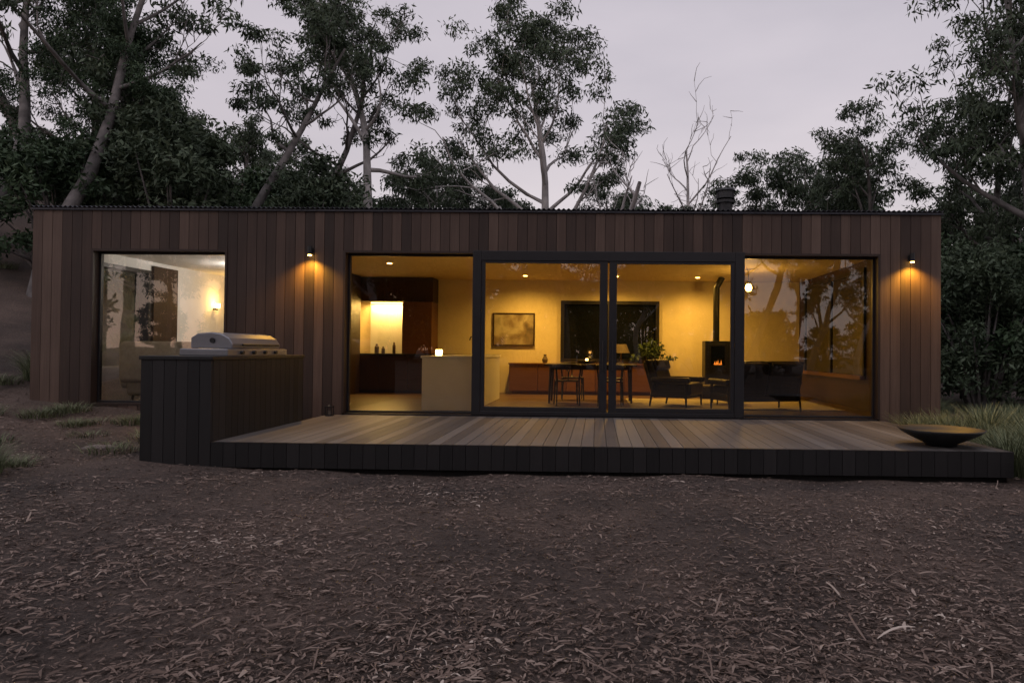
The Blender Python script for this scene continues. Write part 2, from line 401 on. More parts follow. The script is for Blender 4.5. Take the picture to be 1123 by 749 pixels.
und=[(-14,17.5,'bush'),(-12.3,18.5,'bush2'),(-10.5,19.5,'bush'),(-8.6,20.5,'bush2'),(-6.8,21,'bush'),(-4.6,22,'bush2'),(8.2,19,'bush'),(6.2,21.5,'bush2'),(10.2,18.5,'bush2'),
     (12.4,18.5,'bush'),(8.8,15.8,'bush2'),(14.5,15,'bush2'),(-11.0,17.5,'bush2'),(-17.5,16,'bush2'),(3.4,21.5,'bush'),(0.4,23,'bush2'),(-2.2,22.5,'bush'),(11.2,15.2,'bush'),(7.4,23,'bush2'),(9.4,22,'bush2')]
for k,(x,y,b_) in enumerate(und):
    put(b_,x,y,0.98+0.2*math.sin(k*2.3),k*1.3,'understory_shrub')
rf=random.Random(5)
forest=empty('distant_forest')
for k in range(66):
    y=rf.uniform(32,58); x=rf.uniform(-0.95,0.75)*y
    f_=0.84 if 0.08<x/y<0.34 else (0.68 if x/y<-0.28 else 1)
    put(rf.choice(['f1','f2','f3']),x,y,rf.uniform(0.66,0.92)*f_,rf.uniform(0,6.28),'forest_tree',forest)
for k in range(46):
    y=rf.uniform(29,42); x=-0.95*y+1.7*y*(k+rf.random())/46
    put('fb',x,y,rf.uniform(1.05,1.5)*(0.8 if x<-10 else 1),rf.uniform(0,6.28),'forest_shrub',forest)
clearing=empty('clearing_trees')
for k,(x,y) in enumerate([(-10,-9),(-6,-14),(-1.5,-13),(2.5,-17),(6.2,-9),(10.5,-13),(14.5,-17),(-17,-3),(17.5,4),(12,-22),(8.3,-14)]):
    put(['f1','b','f3','d','a','f2'][k%6] if k not in (4,5,6,9,10) else ['lean','g','d','g','g'][(4,5,6,9,10).index(k)],x,y,1.0+0.1*math.sin(k),k*1.7,'clearing_tree',clearing)
for k in range(34):  # unseen shrub row added behind the camera to darken the glass reflections
    x=-40+80*(k+rf.random())/34; y=rf.uniform(-30,-20); ro=rf.uniform(0,6.28); sc_=rf.uniform(1.3,1.9)
    if 7<x<20 or -34<x<-19: sc_*=0.5
    put('fb',x,y,sc_,ro,'unseen_shrub',clearing)
for k in range(24):  # unseen treeline added behind the shrubs, also to darken the reflections
    x=-40+80*(k+rf.random())/24; y=rf.uniform(-38,-24); c_=rf.choice(['f1','f2','f3']); ro=rf.uniform(0,6.28)
    if 8<x<21 and k%2: continue
    put(c_,x,y,rf.uniform(0.85,1.1),ro,'clearing_tree',clearing)

def gen_grass(name,seed,n,rad,h,mat='grass',spread=0.5):
    R=np.random.default_rng(seed); seg=3
    a=R.random(n)*6.28; q=R.random(n)**0.6*rad
    x=np.cos(a)*q;y=np.sin(a)*q
    da=a+R.normal(size=n)*0.6; out=spread*(0.3+R.random(n))*h; H=h*(0.5+0.6*R.random(n)); w=0.003+0.004*R.random(n)
    V=np.zeros((n,seg+1,2,3))
    for k in range(seg+1):
        t=k/seg
        cx=x+np.cos(da)*out*t*t; cy=y+np.sin(da)*out*t*t; cz=H*(t-0.25*t*t)
        ww=w*(1-0.85*t)
        for s_,sg in enumerate((-1,1)):
            V[:,k,s_,0]=cx-np.sin(da)*ww*sg;V[:,k,s_,1]=cy+np.cos(da)*ww*sg;V[:,k,s_,2]=cz
    base=np.arange(n)*(seg+1)*2
    F=np.stack([np.stack([base+2*k,base+2*k+1,base+2*k+3,base+2*k+2],1) for k in range(seg)],1).reshape(-1,4)
    return mesh_np(name,V.reshape(-1,3),F,np.repeat(R.random(n),seg),[mat])
G1=gen_grass('g1',31,700,0.24,0.62,spread=0.6); G2=gen_grass('g2',32,360,0.36,0.24,spread=0.9); G3=gen_grass('g3',33,120,0.3,0.15,spread=0.9)
rg=random.Random(9)
gl=empty('grass_tussocks')
for (x,y,s,gm) in [(4.7,7.75,1.0,G1),(4.85,7.1,0.9,G1),(5.2,7.9,1.1,G1),(5.0,8.5,1.0,G1),(5.4,7.3,1.2,G1),(5.6,8.6,1.2,G1),(4.8,9.2,1.1,G1),(5.1,10.0,1.1,G1),(6.1,8.0,1.3,G1),(4.75,10.1,1.0,G1),(6.2,9.6,1.3,G1),(5.5,9.7,1.3,G1),(4.65,9.7,1.0,G1),
                   (4.7,6.7,0.8,G2),(4.75,8.2,0.9,G2),
                   (-8.0,9.7,0.8,G2),(-7.2,9.3,0.6,G2),(-6.6,9.7,0.8,G2),(-8.7,9.4,0.9,G2),(-5.7,9.7,0.7,G2),(-9.4,9.8,0.9,G2),(-7.9,10.1,0.8,G2),
                   (-5.75,6.3,0.6,G1),(-5.95,6.1,0.7,G2),(-5.9,6.75,0.6,G2),(-9.8,9.0,1.0,G1),(-10.5,10,1.1,G1)]:
    link('tussock',gm,(x,y,float(hgt(x,y))-0.01),rg.uniform(0,6),s,gl)
for k in range(16):
    x=rg.uniform(-9.5,-5.4); y=rg.uniform(7.6,10.1)
    link('tussock',G3,(x,y,float(hgt(x,y))-0.01),rg.uniform(0,6),rg.uniform(0.6,1.2),gl)
for k in range(54):
    x=rg.choice([rg.uniform(-16,-9.3),rg.uniform(5.6,13)]); y=rg.uniform(10.8,17)
    link('tussock',rg.choice([G1,G2]),(x,y,float(hgt(x,y))-0.01),rg.uniform(0,6),rg.uniform(0.7,1.2),gl)
def rock(x,y,sx,sy,sz,seed):
    R=np.random.default_rng(seed); mb=MB(); n=12; vs=[];fs=[]
    prof=[(0.9,-0.4),(1,0.1),(0.85,0.6),(0.5,0.95),(0.02,1.0)]
    for r_,z_ in prof:
        for k in range(n):
            th=6.283*k/n; j=1+0.18*math.sin(3*th+seed)+R.normal()*0.05
            vs.append((x+sx*r_*j*math.cos(th),y+sy*r_*j*math.sin(th),float(hgt(x,y))+sz*(z_+R.normal()*0.05)))
    for i_ in range(len(prof)-1):
        for k in range(n): fs.append((i_*n+k,i_*n+(k+1)%n,(i_+1)*n+(k+1)%n,(i_+1)*n+k))
    mb.add(vs,fs); obj('rock',mb,'rock',smooth=True)
rock(-5.9,8.0,0.22,0.12,0.035,1)

# ------------------------------------------------------------ house
house=empty('timber_house')
XL,XR=-8.86,5.23; TOP=3.46
W1=(-7.92,-5.77,0.42,2.86); W2=(-3.95,4.31,0.34,2.86)
mb=MB()
def boards_x(mb,x0,x1,y0,y1,z0,z1,w=0.15,gap=0.007,jit=0.003):
    n=max(1,round((x1-x0)/w)); s=(x1-x0)/n
    for k in range(n):
        j=random.uniform(0,jit)
        mb.box(x0+k*s+gap/2,x0+(k+1)*s-gap/2,y0-j,y1,z0,z1)
def boards_y(mb,y0,y1,x0,x1,z0,z1,w=0.15,gap=0.007):
    n=max(1,round((y1-y0)/w)); s=(y1-y0)/n
    for k in range(n): mb.box(x0,x1,y0+k*s+gap/2,y0+(k+1)*s-gap/2,z0,z1)
boards_x(mb,XL,W1[0],FY,FY+0.035,-0.1,TOP)
boards_x(mb,W1[0],W1[1],FY,FY+0.035,W1[3],TOP)
boards_x(mb,W1[0],W1[1],FY,FY+0.035,-0.1,W1[2])
boards_x(mb,W1[1],W2[0],FY,FY+0.035,-0.1,TOP)
boards_x(mb,W2[0],W2[1],FY,FY+0.035,W2[3],TOP)
boards_x(mb,W2[1],XR,FY,FY+0.035,-0.1,TOP)
boards_y(mb,FY+0.036,16.3,XR-0.035,XR,-0.1,TOP)
boards_x(mb,XL,XR,16.30,16.335,-0.1,TOP)
LW=(11.3,13.0,0.42,2.8)
boards_y(mb,FY+0.036,LW[0],XL,XL+0.035,-0.1,TOP); boards_y(mb,LW[1],16.3,XL,XL+0.035,-0.1,TOP)
boards_y(mb,LW[0],LW[1],XL,XL+0.035,-0.1,LW[2]); boards_y(mb,LW[0],LW[1],XL,XL+0.035,LW[3],TOP)
obj('cladding',mb,'clad',house)
mb=MB()
for (a,c,z0,z1) in [(XL+.04,W1[0],-.1,TOP-.02),(W1[0],W1[1],W1[3],TOP-.02),(W1[0],W1[1],-.1,W1[2]),(W1[1],W2[0],-.1,TOP-.02),(W2[0],W2[1],W2[3],TOP-.02),(W2[1],XR-.04,-.1,TOP-.02)]:
    mb.box(a,c,FY+0.037,FY+0.1,z0,z1)
obj('wall_backing',mb,'joint',house)
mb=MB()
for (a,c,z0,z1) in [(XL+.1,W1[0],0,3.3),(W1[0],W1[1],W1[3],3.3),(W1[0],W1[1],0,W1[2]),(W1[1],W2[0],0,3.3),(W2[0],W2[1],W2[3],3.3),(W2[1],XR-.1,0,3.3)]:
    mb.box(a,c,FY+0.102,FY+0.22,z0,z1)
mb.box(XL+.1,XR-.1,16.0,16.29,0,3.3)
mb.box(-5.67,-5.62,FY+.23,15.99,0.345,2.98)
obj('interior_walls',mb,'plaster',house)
mb=MB()
x0,x1=XL+0.04,XL+0.2
mb.box(x0,x1,FY+.23,LW[0],0,3.3);mb.box(x0,x1,LW[1],15.99,0,3.3);mb.box(x0,x1,LW[0]+.001,LW[1]-.001,0,LW[2]);mb.box(x0,x1,LW[0]+.001,LW[1]-.001,LW[3],3.3)
mb.box(-5.72,-5.673,FY+.23,15.99,0.345,2.98)
obj('bedroom_walls',mb,'plasterw',house)
mb=MB(); mb.box(4.7,5.18,FY+.23,15.99,0.345,2.975)
obj('timber_end_wall',mb,'dwood',house)
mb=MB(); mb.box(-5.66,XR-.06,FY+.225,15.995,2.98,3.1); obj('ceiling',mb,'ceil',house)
mb=MB(); mb.box(XL+.2,-5.665,FY+.225,15.995,2.98,3.1); obj('bedroom_ceiling',mb,'plasterw',house)
mb=MB()
n=26
for k in range(n):
    a=FY+.11+k*(15.98-FY-.11)/n; b_=FY+.11+(k+1)*(15.98-FY-.11)/n-0.003
    mb.box(XL+.2,XR-.06,a,b_,0.2,FZ)
obj('floor',mb,'floor',house)
mb=MB(); mb.box(XL+.02,XR-.02,FY+.02,16.28,3.32,3.44); obj('roof_slab',mb,'joint',house)
mb=MB(); mb.box(XL-.02,XR+.02,FY-.03,16.36,3.462,3.492); obj('roof_capping',mb,'metalroof',house)
nx_=int((XR-XL)/0.0127)
xx=np.linspace(XL-.01,XR+.01,nx_); zz=3.512+0.013*np.sin((xx-XL)/0.0762*2*math.pi)
V=np.concatenate([np.stack([xx,np.full(nx_,FY-.055),zz],1),np.stack([xx,np.full(nx_,16.4),zz],1)])
a=np.arange(nx_-1);F=np.stack([a,a+1,a+1+nx_,a+nx_],1)
o=link('corrugated_roof_sheet',mesh_np('roof',V,F,np.zeros(len(F)),['metalroof'],smooth=True),parent=house)
sm=o.modifiers.new('s','SOLIDIFY'); sm.thickness=0.004
mb=MB(); mb.tube([(2.78,15,3.5),(2.78,15,4.62)],0.15,20); mb.tube([(2.78,15,4.60),(2.78,15,4.66)],0.20,20); mb.tube([(2.78,15,4.70),(2.78,15,4.86)],[0.20,0.19],20); mb.tube([(2.78,15,4.66),(2.78,15,4.70)],0.12,20)
mb.tube([(2.78,15,4.86),(2.78,15,4.91)],[0.23,0.20],20)
obj('chimney_flue',mb,'black',house)
mb=MB()
def liner(mb,w,t=0.035,y0=FY-0.012,y1=FY+0.225,bottom=True):
    a,c,z0,z1=w
    mb.box(a,a+t,y0,y1,z0,z1);mb.box(c-t,c,y0,y1,z0,z1);mb.box(a+t,c-t,y0,y1,z1-t,z1)
    if bottom: mb.box(a+t,c-t,y0,y1,z0,z0+t)
liner(mb,W1); liner(mb,W2,bottom=False)
obj('reveals',mb,'liner',house)
mb=MB()
def wframe(mb,x0,x1,z0,z1,y0,y1,t):
    mb.box(x0,x0+t,y0,y1,z0,z1);mb.box(x1-t,x1,y0,y1,z0,z1);mb.box(x0+t,x1-t,y0,y1,z0,z0+t);mb.box(x0+t,x1-t,y0,y1,z1-t,z1)
wframe(mb,W1[0]+.036,W1[1]-.036,W1[2]+.036,W1[3]-.036,FY+.12,FY+.18,0.03)
wframe(mb,W2[0]+.036,-1.915,0.345,2.824,FY+.12,FY+.18,0.03)
wframe(mb,2.235,W2[1]-.036,0.345,2.824,FY+.12,FY+.18,0.03)
obj('window_frames',mb,'alu',house,bevel=0.004)
mb=MB()
Y0,Y1=FY-0.03,FY+0.05
mb.box(-1.93,-1.80,Y0,Y1,0.34,2.87); mb.box(2.10,2.245,Y0,Y1,0.34,2.87)
mb.box(-1.799,2.099,Y0+.002,Y1,2.72,2.868); mb.box(-1.799,2.099,Y0+.003,Y1,0.34,0.40)
for (a,c,yo) in [(-1.797,0.15,0.0),(0.175,2.097,0.0)]:
    y0=Y0+0.012+yo; y1=Y0+0.06
    mb.box(a,a+.06 if a<0 else a+.12,y0,y1,0.402,2.718)
    mb.box(c-.12 if a<0 else c-.06,c,y0,y1,0.402,2.718)
    l=a+.06 if a<0 else a+.12; r=c-.12 if a<0 else c-.06
    mb.box(l,r,y0+.002,y1,0.402,0.47); mb.box(l,r,y0+.002,y1,2.68,2.718)
mb.box(-1.80,2.10,Y1+.002,Y1+.02,2.70,2.75)
for xh in (0.085,0.235):
    mb.tube([(xh,Y0-.03,1.05),(xh,Y0-.03,1.5)],0.012,8); mb.box(xh-.01,xh+.01,Y0-.03,Y0+.02,1.08,1.1);mb.box(xh-.01,xh+.01,Y0-.03,Y0+.02,1.45,1.47)
obj('sliding_door_frames',mb,'alu',house,bevel=0.004)
mb=MB()
def pane(x0,x1,z0,z1,y): mb.add([(x0,y,z0),(x1,y,z0),(x1,y,z1),(x0,y,z1)],[(0,1,2,3)])
pane(W1[0]+.06,W1[1]-.06,W1[2]+.06,W1[3]-.06,FY+.15)
pane(W2[0]+.06,-1.94,0.37,2.80,FY+.15); pane(2.26,W2[1]-.06,0.37,2.80,FY+.15)
pane(-1.745,0.035,0.46,2.69,FY+.01); pane(0.29,2.045,0.46,2.69,FY+.01)
mb.add([(XL+.1,LW[0],LW[2]),(XL+.1,LW[1],LW[2]),(XL+.1,LW[1],LW[3]),(XL+.1,LW[0],LW[3])],[(0,1,2,3)])
obj('glass_panes',mb,'glass',house)
mb=MB()
xf0,xf1=XL+.06,XL+.24
mb.box(xf0,xf1,LW[0]+.002,LW[0]+.07,LW[2]+.002,LW[3]-.002);mb.box(xf0,xf1,LW[1]-.07,LW[1]-.002,LW[2]+.002,LW[3]-.002)
mb.box(xf0,xf1,LW[0]+.07,LW[1]-.07,LW[3]-.07,LW[3]-.002);mb.box(xf0,xf1,LW[0]+.07,LW[1]-.07,LW[2]+.002,LW[2]+.07)
obj('side_window_frame',mb,'alu',house)
mb=MB(); mb.box(XL+.205,XL+.26,13.05,13.8,0.35,2.9); obj('dark_door_panel',mb,'dwood',house)
mb=MB(); mb.box(-.80,1.38,15.985,15.998,1.14,2.45,mi=0)
for (a,c) in [(-.86,-.78),(0.24,0.34),(1.36,1.44)]: mb.box(a,c,15.93,15.995,1.08,2.51,mi=1)
mb.box(-.78,1.36,15.935,15.995,1.08,1.16,mi=1);mb.box(-.78,1.36,15.935,15.995,2.43,2.51,mi=1)
mb.box(4.685,4.698,12.1,15.5,0.95,2.8,mi=0)
for (a,c) in [(12.05,12.12),(13.75,13.83),(15.45,15.53)]: mb.box(4.66,4.695,a,c,0.9,2.85,mi=1)
mb.box(4.66,4.694,12.12,15.45,2.78,2.85,mi=1); mb.box(4.60,4.694,12.05,15.53,0.88,0.95,mi=2)
obj('rear_and_end_windows',mb,['dglass','alu','owood'],house)
mb=MB()
DL=[(-1.6,15.0,225),(0.4,15.0,235),(2.2,15.1,190),(-0.6,12.6,50),(-4.0,13.0,24)]
for x,y,e_ in DL: mb.tube([(x,y,2.973),(x,y,2.9795)],0.045,16)
obj('downlights',mb,'bulb',house)
for k,(x,y,e_) in enumerate(DL):
    light('downlight_lamp','SPOT',(x,y,2.95),e_,WARM,house,spot_size=math.radians(165),spot_blend=1.0,shadow_soft_size=0.06)

for (x,z) in [(-4.45,2.84),(4.763,2.80)]:
    e=empty('wall_lamp')
    mb=MB(); mb.tube([(x,FY-.07,z-.06),(x,FY-.07,z+.07)],0.035,16); mb.box(x-.02,x+.02,FY-.06,FY-.004,z-.02,z+.02); mb.box(x-.035,x+.035,FY-.012,FY-.003,z-.05,z+.05)
    obj('lamp_body',mb,'black',e)
    mb=MB(); mb.tube([(x,FY-.07,z-.075),(x,FY-.07,z-.061)],0.028,16); obj('lamp_bulb',mb,'bulb',e)
    light('lamp_light','SPOT',(x,FY-.13,z-.085),95,(1,0.5,0.05),e,spot_size=math.radians(135),spot_blend=0.9,shadow_soft_size=0.03)
deck=empty('timber_deck')
mb=MB(); x0=-4.16
n=round((4.38-x0)/0.138); s=(4.38-x0)/n
for k in range(n):
    mb.box(x0+k*s+.003,x0+(k+1)*s-.003,7.33,FY-.035,DZ-.025-random.uniform(0,.002),DZ-random.uniform(0,.003))
obj('deck_boards',mb,'deck',deck)
mb=MB(); boards_x(mb,x0,4.40,7.295,7.328,0.05,DZ-.002,w=0.138,gap=0.005); boards_y(mb,7.33,FY-.04,4.382,4.41,0.06,DZ-.003,w=0.138)
obj('deck_fascia',mb,'char',deck)
mb=MB(); mb.box(x0+.02,4.36,7.36,FY-.05,-.05,DZ-.03); obj('deck_substructure',mb,'joint',deck)
mb=MB(); mb.box(-1.9,2.2,FY-.034,FY-.031,.2,.33); mb.box(W2[0]+.04,W2[1]-.04,FY-.01,FY+.11,0.25,0.338); obj('door_sill',mb,'alu',deck)

bc=empty('outdoor_kitchen_cabinet')
mb=MB(); bx0,bx1,by0,by1=-4.94,-4.165,7.30,9.6
boards_x(mb,bx0,bx1,by0,by0+.03,0.0,1.20,w=0.13,gap=0.005)
boards_x(mb,bx0,bx1,by1-.03,by1,0.0,1.20,w=0.13,gap=0.005)
boards_y(mb,by0+.031,by1-.031,bx1-.03,bx1,0.0,1.20,w=0.13,gap=0.005)
boards_y(mb,by0+.031,by1-.031,bx0,bx0+.03,0.0,1.20,w=0.13,gap=0.005)
obj('cabinet_boards',mb,'char',bc)
mb=MB(); mb.box(bx0+.035,bx1-.035,by0+.035,by1-.035,0,1.19); obj('cabinet_core',mb,'joint',bc)
mb=MB(); mb.box(bx0-.015,bx1+.015,by0-.015,by1+.015,1.20,1.24); obj('benchtop',mb,'black',bc,bevel=0.005)
bb=empty('gas_barbecue')
mb=MB()
mb.box(-4.80,-4.24,7.75,9.25,1.24,1.32)
obj('firebox',mb,'steel',bb,bevel=0.01)
mb=MB()
prof=[(-4.76,1.325),(-4.27,1.325),(-4.265,1.38),(-4.31,1.45),(-4.40,1.50),(-4.52,1.515),(-4.68,1.50),(-4.76,1.45)]
mb.prism(prof,7.9,9.1)
obj('hood',mb,'steel',bb,bevel=0.012,seg=2)
mb=MB(); mb.tube([(-4.22,8.05,1.37),(-4.22,8.95,1.37)],0.013,10)
for yy in (8.12,8.88): mb.tube([(-4.22,yy,1.37),(-4.28,yy,1.37)],0.009,8)
for k in range(4): mb.tube([(-4.24,8.05+k*.28,1.28),(-4.205,8.05+k*.28,1.28)],0.022,14)
mb.tube([(-4.5,7.885,1.42),(-4.5,7.898,1.42)],0.03,16)
obj('handle_and_knobs',mb,'black',bb)
bw=empty('bowl_planter')
mb=MB(); c=(3.86,7.75,DZ)
mb.lathe([(0.0,0.0),(0.16,0.0),(0.17,0.03),(0.30,0.09),(0.40,0.145),(0.45,0.19),(0.435,0.19),(0.38,0.15),(0.27,0.12),(0.0,0.11)],c,40)
obj('bowl',mb,'black',bw,smooth=True)
mb=MB(); c=(-4.05,10.28,DZ)
mb.box(c[0]-.05,c[0]+.05,c[1]-.05,c[1]+.05,DZ,DZ+.015)
for sx in(-1,1):
    for sy in(-1,1): mb.box(c[0]+sx*.045-.005,c[0]+sx*.045+.005,c[1]+sy*.045-.005,c[1]+sy*.045+.005,DZ+.015,DZ+.13)
mb.box(c[0]-.055,c[0]+.055,c[1]-.055,c[1]+.055,DZ+.13,DZ+.145); mb.tube([(c[0],c[1],DZ+.145),(c[0],c[1],DZ+.17)],[.03,.008],8)
mb.tube([(c[0],c[1],DZ+.015),(c[0],c[1],DZ+.08)],0.022,10,mi=1)
obj('candle_lantern',mb,['black','pot'])

# ------------------------------------------------------------ interior
kt=empty('kitchen_cabinets')
mb=MB()
for k in range(5): mb.box(-5.6+k*.66,-5.6+(k+1)*.66-.006,15.35,15.98,0.42,1.19)
mb.box(-5.6,-2.3,15.42,15.98,0.345,0.42)
mb.box(-5.6,-3.75,15.45,15.98,2.42,2.97)
mb.box(-5.61,-5.35,11.6,15.3,0.345,2.97)
obj('joinery',mb,'dwood',kt,bevel=0.004)
mb=MB(); mb.box(-4.42,-3.75,15.36,15.97,1.235,2.41); obj('pantry_unit',mb,'owood',kt,bevel=.004)
mb=MB(); mb.box(-5.6,-2.3,15.33,15.99,1.192,1.232); obj('counter',mb,'black',kt)
mb=MB(); mb.box(-5.34,-4.43,15.96,15.985,1.235,2.41); obj('splashback',mb,'white',kt)
mb=MB(); mb.box(-5.3,-4.45,15.86,15.90,2.405,2.418); obj('led_strip',mb,'bulb',kt)
light('led_light','AREA',(-4.88,15.84,2.39),34,(1,0.60,0.15),kt,shape='RECTANGLE',size=0.85,size_y=0.05)
mb=MB()
for k,(x,h,r) in enumerate([(-5.1,.22,.05),(-4.95,.16,.04),(-4.7,.26,.035)]): mb.lathe([(0,0),(r,0),(r,h*.7),(r*.5,h*.85),(r*.5,h),(0,h)],(x,15.7,1.233),14)
obj('kitchen_jars',mb,'pot')
isl=empty('kitchen_island')
mb=MB(); mb.box(-2.86,-2.0,11.1,14.0,0.345,1.195); obj('island_body',mb,'white',isl,bevel=0.004)
mb=MB(); mb.box(-2.88,-1.98,11.08,14.02,1.197,1.235); obj('island_top',mb,'white',isl,bevel=0.004)
mb=MB(); mb.tube([(-2.2,12.9,1.235),(-2.2,12.9,1.52),(-2.24,12.9,1.58),(-2.32,12.9,1.6),(-2.4,12.9,1.58),(-2.42,12.9,1.52)],0.012,10); obj('kitchen_tap',mb,'black')
mb=MB(); mb.lathe([(0,0),(.05,0),(.06,.06),(.055,.1),(0,.1)],(-2.7,11.6,1.236),16); o=obj('candle_holder',mb,'bulb')
light('candle_light','POINT',(-2.7,11.6,1.42),1.2,(1,.5,.12),o,shadow_soft_size=0.03)
mb=MB()
for k in range(5): mb.box(-2.0+k*.655,-2.0+(k+1)*.655-.008,15.5,15.95,0.42,1.02)
mb.box(-2.02,1.30,15.48,15.96,1.022,1.05); mb.box(-1.95,1.22,15.58,15.94,0.345,0.418)
obj('credenza',mb,'owood',bevel=0.004)
pm,nt,b=newmat('painting'); tc=N(nt,'ShaderNodeTexCoord'); nz=N(nt,'ShaderNodeTexNoise'); nz.inputs['Scale'].default_value=2.6; nz.inputs['Detail'].default_value=7; nz.inputs['Distortion'].default_value=0.4
nt.links.new(tc.outputs['Object'],nz.inputs['Vector']); r=ramp(nt,[(0.08,0.06,0.05),(0.24,0.18,0.12),(0.45,0.40,0.30),(0.22,0.2,0.16)],[0.3,0.45,0.58,0.75]); nt.links.new(nz.outputs['Fac'],r.inputs['Fac']); nt.links.new(r.outputs['Color'],b.inputs['Base Color'])
mb=MB(); mb.box(-2.42,-1.50,15.96,15.98,1.47,2.18,mi=0)
for bx in [(-2.45,-2.42,1.44,2.21),(-1.50,-1.47,1.44,2.21),(-2.42,-1.50,1.44,1.47),(-2.42,-1.50,2.18,2.21)]: mb.box(bx[0],bx[1],15.945,15.985,bx[2],bx[3],mi=1)
obj('framed_painting',mb,[pm,M['dwood']])
mb=MB(); mb.box(-1.0,0.75,12.8,13.65,1.05,1.085)
for x in(-.9,.65):
    for y in(12.88,13.57): mb.tube([(x,y,.345),(x*0.97,y,1.05)],[.02,.03],10)
mb.box(-.88,.63,12.9,12.93,.98,1.049);mb.box(-.88,.63,13.52,13.55,.98,1.049)
obj('dining_table',mb,'dwood',bevel=0.004)
mb=MB(); mb.lathe([(0,0),(.16,0.02),(.2,.07),(.19,.07),(0,.02)],(-.2,13.2,1.086),20); mb.tube([(-.2,13.2,1.1),(-.2,13.2,1.19)],.025,8,mi=1)
fb=obj('fruit_bowl_with_candle',mb,['pot','bulb'])
light('candle_light','POINT',(-.2,13.2,1.3),1.5,(1,.45,.1),fb,shadow_soft_size=0.02)
def chair(x,y,rot):
    e=empty('dining_chair',(x,y,0.345)); e.rotation_euler=(0,0,rot)
    mb=MB()
    for sx in(-1,1):
        mb.tube([(sx*.22,-.2,0),(sx*.2,-.18,.44)],[.013,.018],8)
        mb.tube([(sx*.21,.22,0),(sx*.2,.18,.45),(sx*.23,.24,.74)],[.013,.018,.014],8)
        mb.tube([(sx*.2,-.18,.3),(sx*.2,.19,.3)],.01,6)
    arc=[(.26*math.cos(t),.02+.24*math.sin(t),.72+.02*math.sin(t)) for t in np.linspace(-0.3,math.pi+.3,14)]
    mb.tube(arc,.018,8)
    mb.tube([(0,.19,.45),(0,.235,.6)],.014,6); mb.tube([(0,.235,.6),(.06,.255,.73)],.01,6); mb.tube([(0,.235,.6),(-.06,.255,.73)],.01,6)
    obj('chair_frame',mb,'black',e,smooth=True)
    mb=MB(); mb.box(-.22,.22,-.21,.2,.43,.46); obj('seat',mb,'dwood',e,bevel=.012)
chair(-.55,12.55,math.pi+.15); chair(.25,12.5,math.pi-.1); chair(-.5,13.95,.1); chair(.3,13.9,-.1)
def lounge(name,x,y,rot,w,seats=1):
    e=empty(name,(x,y,0.345)); e.rotation_euler=(0,0,rot)
    mb=MB()
    for k in range(seats):
        a=-w/2+.08+k*(w-.16)/seats; b_=a+(w-.16)/seats-.012
        mb.box(a,b_,-.40,.25,.22,.44)
        T_=Matrix.Translation((0,.22,.36))@Matrix.Rotation(-.30,4,'X')
        mb.box(a,b_,-.04,.17,-.06,.52,mat=T_)
        mb.box(a+.03,b_-.03,-.10,.0,.30,.50,mat=T_)
    obj('cushions',mb,'leather',e,bevel=.065,seg=4)
    mb=MB()
    for sx in(-1,1):
        mb.box(sx*(w/2-.05)-.065,sx*(w/2-.05)+.065,-.40,.32,.44,.54)
    obj('arm_pads',mb,'leather',e,bevel=.035,seg=3)
    mb=MB()
    for sx in(-1,1):
        X_=sx*(w/2-.04)
        mb.tube([(X_,-.34,0),(X_,-.32,.48)],[.016,.024],8); mb.tube([(X_,.36,0),(X_,.27,.48)],[.016,.024],8); mb.box(X_-.015,X_+.015,-.32,.30,.18,.30)
        mb.tube([(X_,.27,.24),(X_*.98,.44,.84)],.018,8)
    mb.box(-w/2+.04,w/2-.04,-.33,-.30,.17,.27);mb.box(-w/2+.04,w/2-.04,.25,.28,.17,.27);mb.tube([(-w/2+.04,.44,.83),(w/2-.04,.44,.83)],.018,8)
    obj('frame',mb,'black',e)
lounge('lounge_armchair',1.45,12.5,math.radians(62),.86)
lounge('leather_sofa',2.72,11.8,math.radians(196),1.4,2)
mb=MB(); mb.box(.6,4.3,11.9,14.3,.345,.357); obj('rug',mb,'rug',bevel=.004)
mb=MB(); mb.lathe([(0,0),(.4,0),(.41,.015),(.4,.03),(0,.03)],(2.4,13.1,.68),28)
for t in (0,2.1,4.2): mb.tube([(2.4+.3*math.cos(t),13.1+.3*math.sin(t),.357),(2.4+.22*math.cos(t),13.1+.22*math.sin(t),.68)],.014,8)
obj('coffee_table',mb,'dwood')
st=empty('wood_stove'); sxc=2.60
mb=MB(); mb.box(sxc-.34,sxc+.34,14.7,15.3,.345,.62); mb.box(sxc-.27,sxc+.27,14.78,15.22,.625,1.58); mb.box(sxc-.21,sxc-.15,14.755,14.779,1.0,1.52);mb.box(sxc+.15,sxc+.21,14.755,14.779,1.0,1.52);mb.box(sxc-.15,sxc+.15,14.755,14.779,1.47,1.52);mb.box(sxc-.15,sxc+.15,14.755,14.779,1.0,1.05)
mb.tube([(sxc,15,1.58),(sxc,15,2.75),(sxc+.12,15,2.975)],.07,18)
obj('stove_body',mb,'black',st,bevel=.006)
mb=MB(); mb.box(sxc-.145,sxc+.145,14.765,14.777,1.055,1.465,mi=0); obj('stove_glass',mb,'dglass',st)
mb=MB()
for k in range(5):
    x=sxc-.07+k*.034; h=.04+.07*abs(math.sin(k*1.9+.6)); mb.add([(x-.018,14.762,1.07),(x+.018,14.762,1.07),(x+.006,14.762,1.07+h)],[(0,1,2)])
obj('fire',mb,'flame',st)
pd=empty('pendant_lamp'); mb=MB(); mb.tube([(2.97,13.5,2.72),(2.97,13.5,2.979)],.006,6); mb.tube([(2.97,13.5,2.68),(2.97,13.5,2.74)],.03,12); obj('cord',mb,'black',pd)
mb=MB(); mb.lathe([(.0,-.08),(.045,-.065),(.065,-.02),(.06,.03),(.03,.07),(0,.075)],(2.97,13.5,2.62),16); obj('globe',mb,'bulb',pd,smooth=True)
